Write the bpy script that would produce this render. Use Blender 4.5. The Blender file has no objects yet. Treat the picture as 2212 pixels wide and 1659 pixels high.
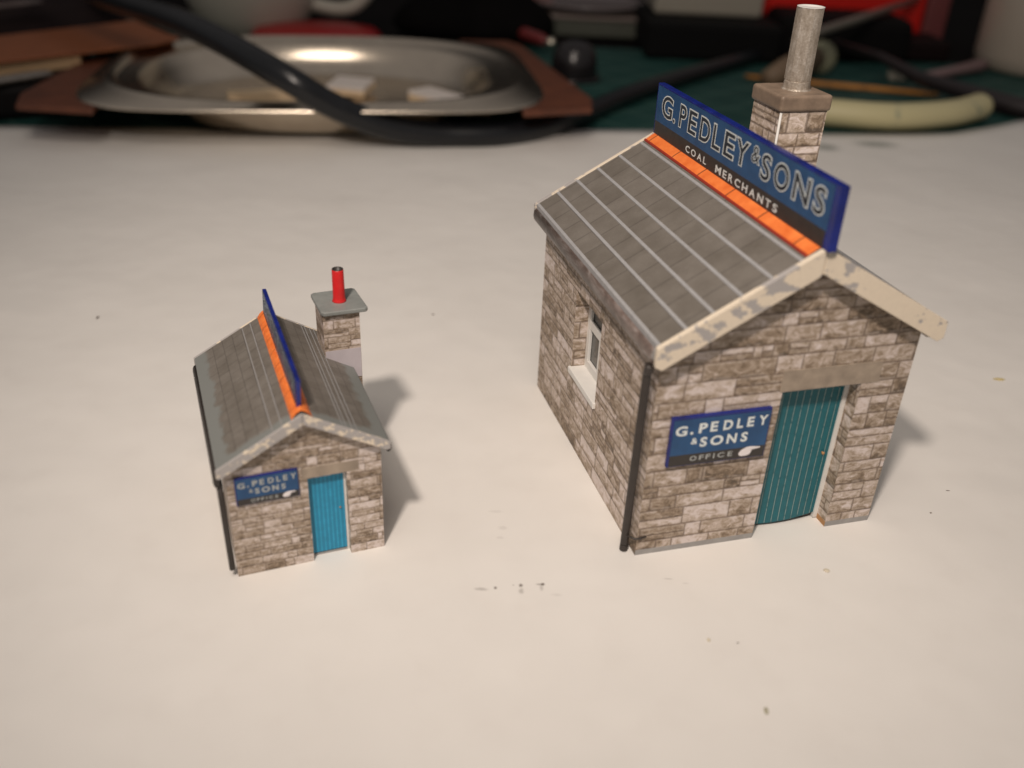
import bpy, math, random
from mathutils import Vector, Matrix
# ---------------------------------------------------------------- scene, camera, light (1 unit = 1 cm)
S = bpy.context.scene
COL = S.collection
S.unit_settings.scale_length = 0.01
cam = bpy.data.cameras.new('camera')
co = bpy.data.objects.new('camera', cam); COL.objects.link(co); S.camera = co
PITCH, ROLL, F, H = 0.5224, 0.0447, 2007.41, 11.4158
cam.sensor_fit = 'HORIZONTAL'; cam.sensor_width = 36.0; cam.lens = 36.0 * F / 2212.0
fw = Vector((0, math.cos(PITCH), -math.sin(PITCH))); rt = Vector((1, 0, 0)); up = rt.cross(fw)
r2 = math.cos(ROLL) * rt + math.sin(ROLL) * up; u2 = -math.sin(ROLL) * rt + math.cos(ROLL) * up
m = Matrix.Identity(4)
for i in range(3):
    m[i][0] = r2[i]; m[i][1] = u2[i]; m[i][2] = -fw[i]
m.translation = Vector((0, 0, H)); co.matrix_world = m
cam.clip_start = 0.1; cam.clip_end = 1000
cam.dof.use_dof = True; cam.dof.focus_distance = 19.3
cam.dof.aperture_fstop = cam.lens * 1e-3 / (2 * 0.138)      # aperture radius 1.4 mm
w = bpy.data.worlds.new('World'); S.world = w; w.use_nodes = True
bg = w.node_tree.nodes['Background']; bg.inputs[0].default_value = (1.0, 0.93, 0.90, 1); bg.inputs[1].default_value = 0.085
# a dim room: the ceiling and the side behind the camera are paler than the unlit far side
_wn = w.node_tree; _tc = _wn.nodes.new('ShaderNodeTexCoord'); _sp = _wn.nodes.new('ShaderNodeSeparateXYZ'); _wn.links.new(_tc.outputs['Generated'], _sp.inputs[0])
_m1 = _wn.nodes.new('ShaderNodeMath'); _m1.operation = 'MULTIPLY_ADD'; _wn.links.new(_sp.outputs[1], _m1.inputs[0]); _m1.inputs[1].default_value = -0.45; _wn.links.new(_sp.outputs[2], _m1.inputs[2])
_mr = _wn.nodes.new('ShaderNodeMapRange'); _mr.interpolation_type = 'SMOOTHSTEP'; _wn.links.new(_m1.outputs[0], _mr.inputs[0])
_mr.inputs[1].default_value = -0.25; _mr.inputs[2].default_value = 0.7; _mr.inputs[3].default_value = 0.004; _mr.inputs[4].default_value = 0.185
_wn.links.new(_mr.outputs[0], bg.inputs[1])
ld = bpy.data.lights.new('desk_lamp_light', 'SPOT'); ld.energy = 47500; ld.color = (1.0, 0.865, 0.76); ld.shadow_soft_size = 1.5; ld.spot_size = math.radians(61); ld.spot_blend = 1.0
lo = bpy.data.objects.new('desk_lamp_light', ld); lo.location = (-6.4, -7.5, 33.5); COL.objects.link(lo)
lo.rotation_euler = (Vector((2.6, 26.5, 0)) - lo.location).to_track_quat('-Z', 'Y').to_euler()
ld2 = bpy.data.lights.new('ambient_fill_light', 'AREA'); ld2.energy = 9500; ld2.color = (1.0, 0.88, 0.77); ld2.size = 26; ld2.shape = 'DISK'  # unseen area light added as soft ambient fill
lo2 = bpy.data.objects.new('ambient_fill_light', ld2); lo2.location = (-4, -8, 62); COL.objects.link(lo2)
lo2.rotation_euler = (Vector((3, 30, 0)) - lo2.location).to_track_quat('-Z', 'Y').to_euler()
S.view_settings.view_transform = 'Standard'; S.view_settings.look = 'None'
S.view_settings.exposure = 0.13; S.view_settings.gamma = 1
R = random.Random(7)

# ---------------------------------------------------------------- node helpers
class NT:
    def __init__(s, name, rough=0.6, metal=0.0, spec=0.5):
        s.m = bpy.data.materials.new(name); s.m.use_nodes = True
        s.t = s.m.node_tree; s.b = s.t.nodes['Principled BSDF']
        s.b.inputs['Roughness'].default_value = rough; s.b.inputs['Metallic'].default_value = metal
        s.b.inputs['Specular IOR Level'].default_value = spec
    def n(s, typ, **kw):
        x = s.t.nodes.new(typ)
        for k, v in kw.items(): setattr(x, k, v)
        return x
    def l(s, a, b): s.t.links.new(a, b)
    def obj(s): return s.n('ShaderNodeTexCoord').outputs['Object']
    def mapv(s, v, scale=(1, 1, 1), loc=(0, 0, 0)):
        x = s.n('ShaderNodeMapping'); s.l(v, x.inputs[0]); x.inputs['Scale'].default_value = scale; x.inputs['Location'].default_value = loc
        return x.outputs[0]
    def noise(s, v, scale, detail=3, rough=0.55, dist=0.0):
        x = s.n('ShaderNodeTexNoise'); s.l(v, x.inputs['Vector']); x.inputs['Scale'].default_value = scale
        x.inputs['Detail'].default_value = detail; x.inputs['Roughness'].default_value = rough; x.inputs['Distortion'].default_value = dist
        return x.outputs[0]
    def math(s, op, a, b=None, c=None, clamp=False):
        x = s.n('ShaderNodeMath', operation=op); x.use_clamp = clamp
        for i, q in enumerate((a, b, c)):
            if q is None: continue
            if isinstance(q, (int, float)): x.inputs[i].default_value = q
            else: s.l(q, x.inputs[i])
        return x.outputs[0]
    def ramp(s, f, stops):
        x = s.n('ShaderNodeValToRGB'); s.l(f, x.inputs[0]); e = x.color_ramp.elements
        while len(e) < len(stops): e.new(0.5)
        for q, (p, c) in zip(e, stops):
            q.position = p; q.color = tuple(c) + (1,) if not isinstance(c, (int, float)) else (c, c, c, 1)
        return x.outputs[0]
    def mix(s, f, a, b, mode='MIX'):
        x = s.n('ShaderNodeMix', data_type='RGBA', blend_type=mode)
        for i, q in ((0, f), (6, a), (7, b)):
            if isinstance(q, (int, float)): x.inputs[i].default_value = q
            elif isinstance(q, tuple): x.inputs[i].default_value = q + (1,)
            else: s.l(q, x.inputs[i])
        return x.outputs[2]
    def smooth(s, v, lo, hi):
        x = s.n('ShaderNodeMapRange', interpolation_type='SMOOTHSTEP'); s.l(v, x.inputs[0])
        x.inputs[1].default_value = lo; x.inputs[2].default_value = hi
        return x.outputs[0]
    def sep(s, v):
        x = s.n('ShaderNodeSeparateXYZ'); s.l(v, x.inputs[0]); return x.outputs
    def col(s, c):
        if isinstance(c, tuple): s.b.inputs[0].default_value = c + (1,)
        else: s.l(c, s.b.inputs[0])
    def bump(s, h, strength=0.3, dist=0.02):
        x = s.n('ShaderNodeBump'); s.l(h, x.inputs['Height']); x.inputs['Strength'].default_value = strength; x.inputs['Distance'].default_value = dist
        s.l(x.outputs[0], s.b.inputs['Normal'])

def plain(name, c, rough=0.6, metal=0.0, spec=0.5, var=0.12, scale=4.0, bump=0.0):
    t = NT(name, rough, metal, spec); o = t.obj()
    n = t.noise(o, scale, 4)
    dk = tuple(max(0, x * (1 - var * 2)) for x in c); lt = tuple(min(1, x * (1 + var * 2)) for x in c)
    t.col(t.mix(n, dk, lt))
    if bump: t.bump(t.noise(o, scale * 4, 3), bump, 0.02)
    return t.m

def stone_mat(name, s, bright=1.0):
    t = NT(name, 0.62, 0, 0.35); o = t.obj()
    tone = t.n('ShaderNodeAttribute', attribute_name='tone').outputs['Fac']
    uv = t.sep(t.n('ShaderNodeUVMap', uv_map='suv').outputs[0]); sz = t.sep(t.n('ShaderNodeUVMap', uv_map='ssz').outputs[0])
    wob = t.math('MULTIPLY', t.math('SUBTRACT', t.noise(o, 7 / s, 3), 0.5), 0.05 * s)
    off = t.n('ShaderNodeCombineXYZ'); t.l(t.math('MULTIPLY', tone, 37), off.inputs[0]); t.l(t.math('MULTIPLY', tone, 11), off.inputs[2])
    va = t.n('ShaderNodeVectorMath', operation='ADD'); t.l(o, va.inputs[0]); t.l(off.outputs[0], va.inputs[1])
    streak = t.noise(t.mapv(va.outputs[0], (1.0, 1.0, 1.7)), 3.6 / s, 7, 0.74, 0.9)
    fine = t.noise(va.outputs[0], 16 / s, 4, 0.65)
    val = t.math('ADD', t.math('MULTIPLY', tone, 0.62), t.math('ADD', t.math('MULTIPLY', streak, 2.4), t.math('MULTIPLY', fine, 0.4)))
    # rough lower edge of each printed stone is darker, upper edge lighter
    vr = t.math('DIVIDE', uv[1], sz[1])
    jag = t.math('ADD', vr, t.math('MULTIPLY', t.math('SUBTRACT', t.noise(o, 6 / s, 5, 0.7), 0.5), 1.1))
    low = t.smooth(jag, 0.32, 0.02); hi = t.smooth(jag, 0.78, 1.05)
    val = t.math('ADD', t.math('SUBTRACT', val, t.math('MULTIPLY', low, 0.34)), t.math('MULTIPLY', hi, 0.16))
    c = t.ramp(t.math('MULTIPLY', t.math('SUBTRACT', val, 1.10), 1.0), [(0.0, (0.115 * bright, 0.088 * bright, 0.066 * bright)), (0.30, (0.235 * bright, 0.175 * bright, 0.122 * bright)),
        (0.55, (0.39 * bright, 0.312 * bright, 0.24 * bright)), (0.80, (0.57 * bright, 0.48 * bright, 0.42 * bright)), (1.0, (0.70 * bright, 0.62 * bright, 0.59 * bright))])
    e = t.math('MINIMUM', t.math('MINIMUM', uv[0], t.math('SUBTRACT', sz[0], uv[0])), t.math('MINIMUM', uv[1], t.math('SUBTRACT', sz[1], uv[1])))
    e = t.math('ADD', e, wob)
    rim = t.math('MULTIPLY', t.smooth(e, 0.075 * s, 0.045 * s), t.smooth(t.noise(o, 5 / s, 3), 0.42, 0.6))
    c = t.mix(t.math('MULTIPLY', rim, 0.45), c, (0.55 * bright, 0.47 * bright, 0.40 * bright))
    c = t.mix(t.math('MULTIPLY', t.smooth(e, 0.026 * s, 0.006 * s), 0.66), c, (0.13, 0.09, 0.065))
    t.col(c); t.bump(t.math('ADD', fine, streak), 0.16, 0.03 * s)
    return t.m

def roof_mat(name, s, edge=False, W=5.0):
    t = NT(name, 0.5, 0, 0.4); o = t.obj()
    uv = t.n('ShaderNodeUVMap', uv_map='suv').outputs[0]
    br = t.n('ShaderNodeTexBrick'); t.l(uv, br.inputs['Vector']); br.inputs['Scale'].default_value = 1
    br.inputs['Brick Width'].default_value = 0.66 * s; br.inputs['Row Height'].default_value = (0.54 if not edge else 0.42) * s
    br.inputs['Mortar Size'].default_value = 0.02 * s; br.inputs['Mortar Smooth'].default_value = 0.8; br.inputs['Bias'].default_value = 0.0
    br.inputs['Color1'].default_value = (0.15, 0.135, 0.112, 1); br.inputs['Color2'].default_value = (0.225, 0.205, 0.18, 1); br.inputs['Mortar'].default_value = (0.07, 0.062, 0.055, 1)
    n = t.noise(o, 1.6 / s, 5, 0.6); f = t.noise(t.mapv(o, (1, 2.5, 1)), 22 / s, 4, 0.7)
    c = t.mix(0.55, br.outputs[0], t.ramp(n, [(0.3, (0.12, 0.105, 0.088)), (0.7, (0.255, 0.235, 0.21))]))
    c = t.mix(t.math('MULTIPLY', f, 0.5), c, (0.09, 0.08, 0.07))
    c = t.mix(t.math('MULTIPLY', br.outputs['Fac'], 0.3), c, (0.035, 0.03, 0.027))
    sp = t.smooth(t.noise(o, 60 / s, 2, 0.6), 0.66, 0.74)
    c = t.mix(t.math('MULTIPLY', sp, 0.35), c, (0.5, 0.46, 0.42))
    if edge:   # grey retouching paint along the eaves and the verge of the small roof
        x, y, z = t.sep(o); wv = t.math('MULTIPLY', t.math('SUBTRACT', t.noise(o, 3.2, 4, 0.6), 0.5), 0.34)
        d = t.math('MINIMUM', t.math('MINIMUM', t.math('ADD', x, 0.12), t.math('SUBTRACT', W + 0.12, x)), t.math('ADD', y, 0.15))
        c = t.mix(t.smooth(t.math('ADD', d, wv), 0.27, 0.17), c, (0.20, 0.21, 0.2))
    t.col(c); t.bump(f, 0.25, 0.02 * s)
    return t.m

def barge_mat(name, s, thr):
    t = NT(name, 0.55, 0, 0.4); o = t.obj()
    n = t.noise(t.mapv(o, (1, 1, 1.6), (1.3, 0, 0.4)), 2.0 / s, 6, 0.66)
    mk = t.smooth(n, thr, thr + 0.02)
    c = t.mix(mk, (0.80, 0.70, 0.555), (0.40, 0.385, 0.38))
    c = t.mix(t.math('MULTIPLY', t.noise(o, 14 / s, 4), 0.3), c, (0.42, 0.37, 0.32))
    t.col(c); t.bump(mk, 0.35, -0.015 * s)
    return t.m

M = {}
M['stone'] = stone_mat('printed_stone_card', 1.0)
M['stone_small'] = stone_mat('printed_stone_card_fine', 0.55)
M['stone_chimney'] = stone_mat('printed_stone_chimney', 1.35, 1.3)
M['slate'] = roof_mat('printed_slate', 1.0); M['slate_small'] = roof_mat('printed_slate_fine', 0.53, True, 2.65)
M['strip'] = plain('grey_card_strip', (0.34, 0.34, 0.345), 0.55, var=0.1, scale=9)
M['strip_small'] = plain('grey_card_strip_fine', (0.25, 0.245, 0.24), 0.55, var=0.1, scale=9)
M['greypaint'] = plain('grey_paint', (0.22, 0.235, 0.225), 0.5, var=0.15, scale=5, bump=0.2)
M['barge'] = barge_mat('cream_board_scuffed', 1.0, 0.565); M['barge_small'] = barge_mat('cream_board_scuffed_fine', 0.5, 0.465)
M['cardgrey'] = plain('card_edge_grey', (0.33, 0.32, 0.31), 0.7, var=0.12, scale=5)
M['rust'] = plain('bare_card_brown', (0.42, 0.22, 0.09), 0.7)
M['cardinner'] = plain('card_inner', (0.2, 0.18, 0.16), 0.8)
M['white'] = plain('white_card', (0.74, 0.73, 0.70), 0.5, var=0.04)
M['glass'] = plain('dark_glazing', (0.12, 0.12, 0.115), 0.25, var=0.2)
M['lintel'] = plain('stone_lintel', (0.33, 0.27, 0.21), 0.6, var=0.3, scale=3.0, bump=0.2)
M['capstone'] = plain('brown_capping', (0.25, 0.185, 0.135), 0.45, var=0.26, scale=3.5, bump=0.35)
M['blue_edge'] = plain('blue_pen_edge', (0.008, 0.018, 0.17), 0.25, var=0.45, scale=3, spec=0.6)
M['black'] = plain('black_print', (0.035, 0.03, 0.027), 0.45, var=0.2)
M['blackpipe'] = plain('black_pipe', (0.035, 0.028, 0.024), 0.5, var=0.2)
M['letter'] = plain('white_lettering', (0.74, 0.79, 0.78), 0.5, var=0.05)
M['handwhite'] = plain('white_hand', (0.85, 0.80, 0.80), 0.5, var=0.03)
M['letter_dim'] = plain('pale_lettering', (0.42, 0.44, 0.43), 0.5, var=0.05)
M['letter_in'] = plain('dark_letter_fill', (0.018, 0.024, 0.035), 0.5, var=0.1)
M['red'] = plain('red_tube', (0.66, 0.02, 0.022), 0.38, var=0.12, scale=6, bump=0.1)
M['redline'] = plain('red_pen', (0.30, 0.03, 0.015), 0.5)
M['flash'] = plain('bare_grey_paper', (0.50, 0.46, 0.49), 0.7, var=0.05)

def sign_blue():
    t = NT('blue_sign_face', 0.33, 0, 0.5); o = t.obj()
    n = t.noise(o, 2.5, 5, 0.6)
    c = t.ramp(n, [(0.3, (0.009, 0.056, 0.155)), (0.7, (0.015, 0.085, 0.22))])
    sp = t.smooth(t.noise(o, 30, 3, 0.7), 0.68, 0.75)
    t.col(t.mix(t.math('MULTIPLY', sp, 0.25), c, (0.3, 0.35, 0.4)))
    return t.m
M['blue'] = sign_blue()
def ridge_mat(name, s, off):
    t = NT(name, 0.5, 0, 0.4); o = t.obj(); x, y, z = t.sep(o)
    n = t.noise(o, 3.5 / s, 4)
    c = t.ramp(n, [(0.3, (0.74, 0.155, 0.030)), (0.7, (0.92, 0.25, 0.06))])
    yy = t.math('ADD', t.math('DIVIDE', t.math('SUBTRACT', y, off), 1.24 * s), 50.0)
    fr = t.math('ABSOLUTE', t.math('SUBTRACT', t.math('FRACT', t.math('ADD', yy, 0.5)), 0.5))
    c = t.mix(t.math('MULTIPLY', t.smooth(fr, 0.022, 0.008), 0.85), c, (0.12, 0.045, 0.02))
    t.col(c); t.bump(n, 0.25, 0.02)
    return t.m
M['ridge'] = ridge_mat('orange_ridge_card', 1.0, 0.30); M['ridge_small'] = ridge_mat('orange_ridge_card_fine', 0.42, 0.1)
def door_mat(name, c0, line, pitch, x0, edge):
    t = NT(name, 0.5, 0, 0.4); o = t.obj(); x, y, z = t.sep(o)
    fr = t.math('FRACT', t.math('ADD', t.math('DIVIDE', t.math('SUBTRACT', x, x0), pitch), 20))
    d = t.math('ABSOLUTE', t.math('SUBTRACT', fr, 0.5))
    n = t.noise(o, 6, 5, 0.65)
    c = t.mix(n, tuple(q * 0.65 for q in c0), tuple(min(1, q * 1.3) for q in c0))
    br = t.math('MULTIPLY', t.smooth(d, edge, edge * 0.3), t.smooth(t.noise(o, 12, 3), 0.25, 0.5))
    c = t.mix(t.math('MULTIPLY', t.smooth(d, edge * 2.2, edge * 1.2), 0.45), c, tuple(q * 0.35 for q in c0))
    t.col(t.mix(t.math('MULTIPLY', br, 0.6), c, line)); t.bump(n, 0.2, 0.02)
    return t.m
M['door'] = door_mat('teal_plank_door', (0.014, 0.135, 0.165), (0.46, 0.58, 0.55), 0.145, 2.47, 0.075)
M['door_small'] = door_mat('blue_plank_door', (0.03, 0.35, 0.58), (0.02, 0.24, 0.45), 0.075, 1.37, 0.2)
def flue_mat():
    t = NT('printed_flue', 0.3, 0.35, 0.6); o = t.obj()
    n = t.noise(t.mapv(o, (1, 1, 0.5)), 5, 6, 0.7); f = t.noise(o, 22, 4, 0.7)
    c = t.ramp(t.math('ADD', t.math('MULTIPLY', n, 0.6), t.math('MULTIPLY', f, 0.4)), [(0.30, (0.26, 0.21, 0.16)), (0.50, (0.46, 0.40, 0.33)), (0.70, (0.78, 0.73, 0.66))])
    t.col(c); t.bump(f, 0.3, 0.03)
    return t.m
M['flue'] = flue_mat()
def gutter_mat():
    t = NT('stone_print_gutter', 0.4, 0.0, 0.5); o = t.obj()
    n = t.noise(t.mapv(o, (1.5, 0.6, 2.0)), 3, 5, 0.65, 0.8)
    t.col(t.ramp(n, [(0.32, (0.10, 0.073, 0.062)), (0.52, (0.22, 0.17, 0.15)), (0.68, (0.42, 0.37, 0.35))])); t.bump(n, 0.5, 0.05)
    return t.m
M['gutter'] = gutter_mat()

# ---------------------------------------------------------------- mesh helpers
class MB:
    def __init__(s): s.v = []; s.f = []; s.mi = []; s.tone = []; s.suv = []; s.ssz = []; s.sm = []
    def face(s, pts, mi=0, tone=0.5, suv=None, ssz=(1, 1), smooth=False):
        k = len(s.v); s.v += [tuple(p) for p in pts]; s.f.append(list(range(k, k + len(pts)))); s.mi.append(mi); s.tone.append(tone)
        s.suv.append(suv or [(0.5, 0.5)] * len(pts)); s.ssz.append([ssz] * len(pts)); s.sm.append(smooth)
    def idx(s, verts, faces, mi=0, smooth=False, mat=None):
        k = len(s.v)
        s.v += [tuple(mat @ Vector(p)) if mat else tuple(p) for p in verts]
        for f in faces:
            s.f.append([k + i for i in f]); s.mi.append(mi); s.tone.append(0.5); s.suv.append([(0.5, 0.5)] * len(f)); s.ssz.append([(1, 1)] * len(f)); s.sm.append(smooth)
    def box(s, a, b, mi=0):
        x0, y0, z0 = a; x1, y1, z1 = b
        V = [(x0, y0, z0), (x1, y0, z0), (x1, y1, z0), (x0, y1, z0), (x0, y0, z1), (x1, y0, z1), (x1, y1, z1), (x0, y1, z1)]
        s.idx(V, [(0, 3, 2, 1), (4, 5, 6, 7), (0, 1, 5, 4), (1, 2, 6, 5), (2, 3, 7, 6), (3, 0, 4, 7)], mi)
    def prism(s, poly, d, mi=0):      # poly: 3D points (ccw seen from -d side), d: extrusion
        n = len(poly); P = [Vector(p) for p in poly]; Q = [p + Vector(d) for p in P]
        s.idx(P + Q, [tuple(range(n))[::-1], tuple(range(n, 2 * n))] + [(i, (i + 1) % n, n + (i + 1) % n, n + i) for i in range(n)], mi)
    def rings(s, rings, mi=0, cap0=True, cap1=True, smooth=True):
        n = len(rings[0]); V = [p for r in rings for p in r]; Fs = []
        for i in range(len(rings) - 1):
            for j in range(n): Fs.append((i * n + j, i * n + (j + 1) % n, (i + 1) * n + (j + 1) % n, (i + 1) * n + j))
        if cap0: Fs.append(tuple(range(n))[::-1])
        if cap1: Fs.append(tuple((len(rings) - 1) * n + j for j in range(n)))
        s.idx(V, Fs, mi, smooth)
    def tube(s, pts, r, n=12, mi=0, flat=1.0, caps=True):
        P = [Vector(p) for p in pts]; rr = r if isinstance(r, (list, tuple)) else [r] * len(P); out = []
        prev = None
        for i, p in enumerate(P):
            t = (P[min(i + 1, len(P) - 1)] - P[max(i - 1, 0)]).normalized()
            a = prev if prev is not None else (Vector((0, 0, 1)) if abs(t.z) < 0.9 else Vector((1, 0, 0)))
            a = (a - t * a.dot(t)).normalized(); prev = a; b = t.cross(a)
            out.append([p + a * math.cos(2 * math.pi * k / n) * rr[i] * flat + b * math.sin(2 * math.pi * k / n) * rr[i] for k in range(n)])
        s.rings(out, mi, caps, caps)
    def build(s, name, mats, parent=None, bevel=0, seg=2, solid=0, subsurf=0, merge=False, loc=None):
        me = bpy.data.meshes.new(name); me.from_pydata(s.v, [], s.f)
        if not isinstance(mats, (list, tuple)): mats = [mats]
        for q in mats: me.materials.append(q)
        me.polygons.foreach_set('material_index', s.mi); me.polygons.foreach_set('use_smooth', s.sm)
        a = me.attributes.new('tone', 'FLOAT', 'FACE'); a.data.foreach_set('value', s.tone)
        for nm, dat in (('suv', s.suv), ('ssz', s.ssz)):
            l = me.uv_layers.new(name=nm); l.data.foreach_set('uv', [c for f in dat for uv in f for c in uv])
        me.update()
        o = bpy.data.objects.new(name, me); COL.objects.link(o)
        if parent: o.parent = parent
        if loc: o.location = loc
        if merge:
            x = o.modifiers.new('w', 'WELD'); x.merge_threshold = 1e-4
        if solid:
            x = o.modifiers.new('s', 'SOLIDIFY'); x.thickness = solid; x.offset = -1
        if bevel:
            x = o.modifiers.new('b', 'BEVEL'); x.width = bevel; x.segments = seg; x.limit_method = 'ANGLE'; x.angle_limit = 0.6
        if subsurf:
            x = o.modifiers.new('ss', 'SUBSURF'); x.levels = subsurf; x.render_levels = subsurf
        return o

def tag(o, label=None, cat=None, group=None, kind=None):
    if label: o['label'] = label
    if cat: o['category'] = cat
    if group: o['group'] = group
    if kind: o['kind'] = kind
    return o
def empty(name, loc, rz=0):
    o = bpy.data.objects.new(name, None); COL.objects.link(o); o.location = loc; o.rotation_euler = (0, 0, rz); o.empty_display_size = 0.5
    return o

# stone facing: courses of random rubble clipped to convex polygons of a wall plane
def clip(poly, a, b, c):               # keep a*x+b*y<=c
    out = []
    for i in range(len(poly)):
        p, q = poly[i], poly[(i + 1) % len(poly)]; dp = a * p[0] + b * p[1] - c; dq = a * q[0] + b * q[1] - c
        if dp <= 0: out.append(p)
        if dp * dq < 0:
            t = dp / (dp - dq); out.append((p[0] + t * (q[0] - p[0]), p[1] + t * (q[1] - p[1])))
    return out
def clip_convex(poly, conv):
    for i in range(len(conv)):
        p, q = conv[i], conv[(i + 1) % len(conv)]; nx, ny = q[1] - p[1], -(q[0] - p[0])
        poly = clip(poly, nx, ny, nx * p[0] + ny * p[1])
        if len(poly) < 3: return []
    return poly
def stones(w, h, s, seed, hs=(0.23, 0.40), ws=(0.46, 1.12)):
    rr = random.Random(seed); out = []; z = -rr.uniform(0, 0.05) * s
    while z < h:
        ch = rr.uniform(*hs) * s; x = -rr.uniform(0, 0.4) * s
        while x < w:
            cw = rr.uniform(*ws) * s * rr.choice((0.6, 1, 1, 1.25)); k = rr.random(); tone = min(1, max(0, rr.gauss(0.5, 0.28)))
            if rr.random() < 0.05: tone = 1.0
            if k < 0.2 and ch > 0.24 * s:
                f = rr.uniform(0.4, 0.6); out.append((x, z, cw, ch * f, tone)); out.append((x, z + ch * f, cw, ch * (1 - f), rr.random()))
            elif k < 0.3:
                out.append((x, z, cw * 0.45, ch, tone)); f = 0.5
                out.append((x + cw * 0.45, z, cw * 0.55, ch * f, rr.random())); out.append((x + cw * 0.45, z + ch * f, cw * 0.55, ch * (1 - f), rr.random()))
            else: out.append((x, z, cw, ch, tone))
            x += cw
        z += ch
    return out
def stone_face(mb, org, ux, uy, convs, st, mi=0):
    org, ux, uy = Vector(org), Vector(ux), Vector(uy)
    for (x, z, cw, ch, tone) in st:
        for cv in convs:
            p = clip_convex([(x, z), (x + cw, z), (x + cw, z + ch), (x, z + ch)], cv)
            if len(p) >= 3:
                mb.face([org + ux * a + uy * b for a, b in p], mi, tone, [(a - x, b - z) for a, b in p], (cw, ch))

# lettering from the built-in font, every glyph fitted to its own box
_gc = {}
def glyph(ch, off):
    if (ch, off) in _gc: return _gc[(ch, off)]
    cu = bpy.data.curves.new('glyph', 'FONT'); cu.body = ch; cu.size = 1; cu.offset = off; cu.resolution_u = 4; cu.fill_mode = 'FRONT'
    ob = bpy.data.objects.new('glyph', cu); COL.objects.link(ob)
    bpy.context.view_layer.update()
    me = bpy.data.meshes.new_from_object(ob.evaluated_get(bpy.context.evaluated_depsgraph_get()))
    V = [(v.co.x, v.co.y) for v in me.vertices]; Fs = [tuple(p.vertices) for p in me.polygons]
    bpy.data.objects.remove(ob); bpy.data.curves.remove(cu); bpy.data.meshes.remove(me)
    _gc[(ch, off)] = (V, Fs); return V, Fs
def put(mb, ch, box, off, org, ux, uz, nrm, lift, mi, ref):
    V0, _ = glyph(ch, ref); V, Fs = glyph(ch, off)
    a0 = min(v[0] for v in V0); a1 = max(v[0] for v in V0); b0 = min(v[1] for v in V0); b1 = max(v[1] for v in V0)
    x0, x1, z0, z1 = box; sx = (x1 - x0) / (a1 - a0); sz = (z1 - z0) / (b1 - b0)
    mb.idx([org + ux * (x0 + (v[0] - a0) * sx) + uz * (z0 + (v[1] - b0) * sz) + nrm * lift for v in V], Fs, mi)
def word(mb, txt, x0, x1, z0, z1, rel, *a, **k):
    n = sum(rel.get(c, 1) for c in txt); gap = 0.42; tot = n + gap * (len(txt) - 1); u = (x1 - x0) / tot; x = x0
    for c in txt:
        wd = rel.get(c, 1) * u
        if c != ' ': put(mb, c, (x, x + wd, z0, z1), *a)
        x += wd + gap * u
REL = {'I': 0.28, 'M': 1.25, 'O': 1.25, 'E': 0.8, 'F': 0.78, 'L': 0.78, 'R': 0.95, 'C': 1.1, 'N': 1.1, 'A': 1.15, 'H': 1.05, 'S': 0.8, 'T': 0.95}

# ================================================================= surroundings
def paper_mat():
    t = NT('white_paper', 0.62, 0, 0.3); o = t.obj(); x, y, z = t.sep(o)
    n = t.noise(o, 0.22, 3); n2 = t.noise(o, 1.3, 4)
    c = t.mix(n, (0.69, 0.67, 0.635), (0.79, 0.77, 0.735))
    c = t.mix(t.math('MULTIPLY', t.smooth(n2, 0.45, 0.8), 0.12), c, (0.60, 0.56, 0.52))
    wob = t.math('MULTIPLY', t.math('SUBTRACT', t.noise(o, 14, 4, 0.7), 0.5), 1.6)
    def oval_mark(c, px, py, rx, ry, col, k, soft=0.6):
        dx = t.math('DIVIDE', t.math('SUBTRACT', x, px), rx); dy = t.math('DIVIDE', t.math('SUBTRACT', y, py), ry)
        d = t.math('ADD', t.math('SQRT', t.math('ADD', t.math('MULTIPLY', dx, dx), t.math('MULTIPLY', dy, dy))), wob)
        return t.mix(t.math('MULTIPLY', t.smooth(d, 1.0 + soft, 1.0 - soft), k), c, col)
    dk = (0.10, 0.075, 0.06)
    for (px, py, rx, ry, k) in ((0.71, 12.66, 0.035, 0.03, 0.9), (0.66, 12.65, 0.06, 0.02, 0.5), (0.69, 12.56, 0.03, 0.07, 0.3), (0.32, 12.60, 0.028, 0.04, 0.8),
                                (0.33, 12.46, 0.04, 0.07, 0.35), (-0.13, 12.51, 0.025, 0.03, 0.8), (-0.38, 12.46, 0.10, 0.035, 0.35), (0.18, 12.6, 0.02, 0.02, 0.35),
                                (-0.05, 14.2, 0.08, 0.05, 0.13), (-0.1, 13.9, 0.06, 0.04, 0.12), (-0.2, 14.7, 0.12, 0.04, 0.1), (0.95, 12.4, 0.08, 0.03, 0.14), (3.0, 12.95, 0.07, 0.015, 0.3), (3.3, 12.85, 0.05, 0.015, 0.2)):
        c = oval_mark(c, px, py, rx, ry, dk, k)
    for (px, py, rx, ry) in ((14.0, 43.0, 0.55, 0.5), (16.6, 43.9, 0.9, 0.5)):
        c = oval_mark(c, px, py, rx, ry, (0.19, 0.21, 0.19), 0.7)  # two soft greyish ovals near the far edge of the sheet
    t.col(c); t.bump(t.math('ADD', t.noise(o, 0.35, 2), t.math('MULTIPLY', t.noise(o, 25, 2), 0.012)), 0.20, 0.5)
    return t.m
tb = MB(); tb.box((-160, -60, -3.2), (190, 240, -0.25)); tag(tb.build('table_top', plain('dark_table', (0.010, 0.009, 0.009), 0.9, spec=0.05, var=0.2, scale=0.1)), kind='structure')
pb = MB()
edge = [(-60, 36.2), (-23, 40.45), (-13, 41.6), (-5, 42.8), (2.2, 44.0), (8.2, 44.8), (14.6, 45.5), (21, 46.4), (24, 48.2), (27, 50.5), (40, 53)]
nx, ny = 90, 60
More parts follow.
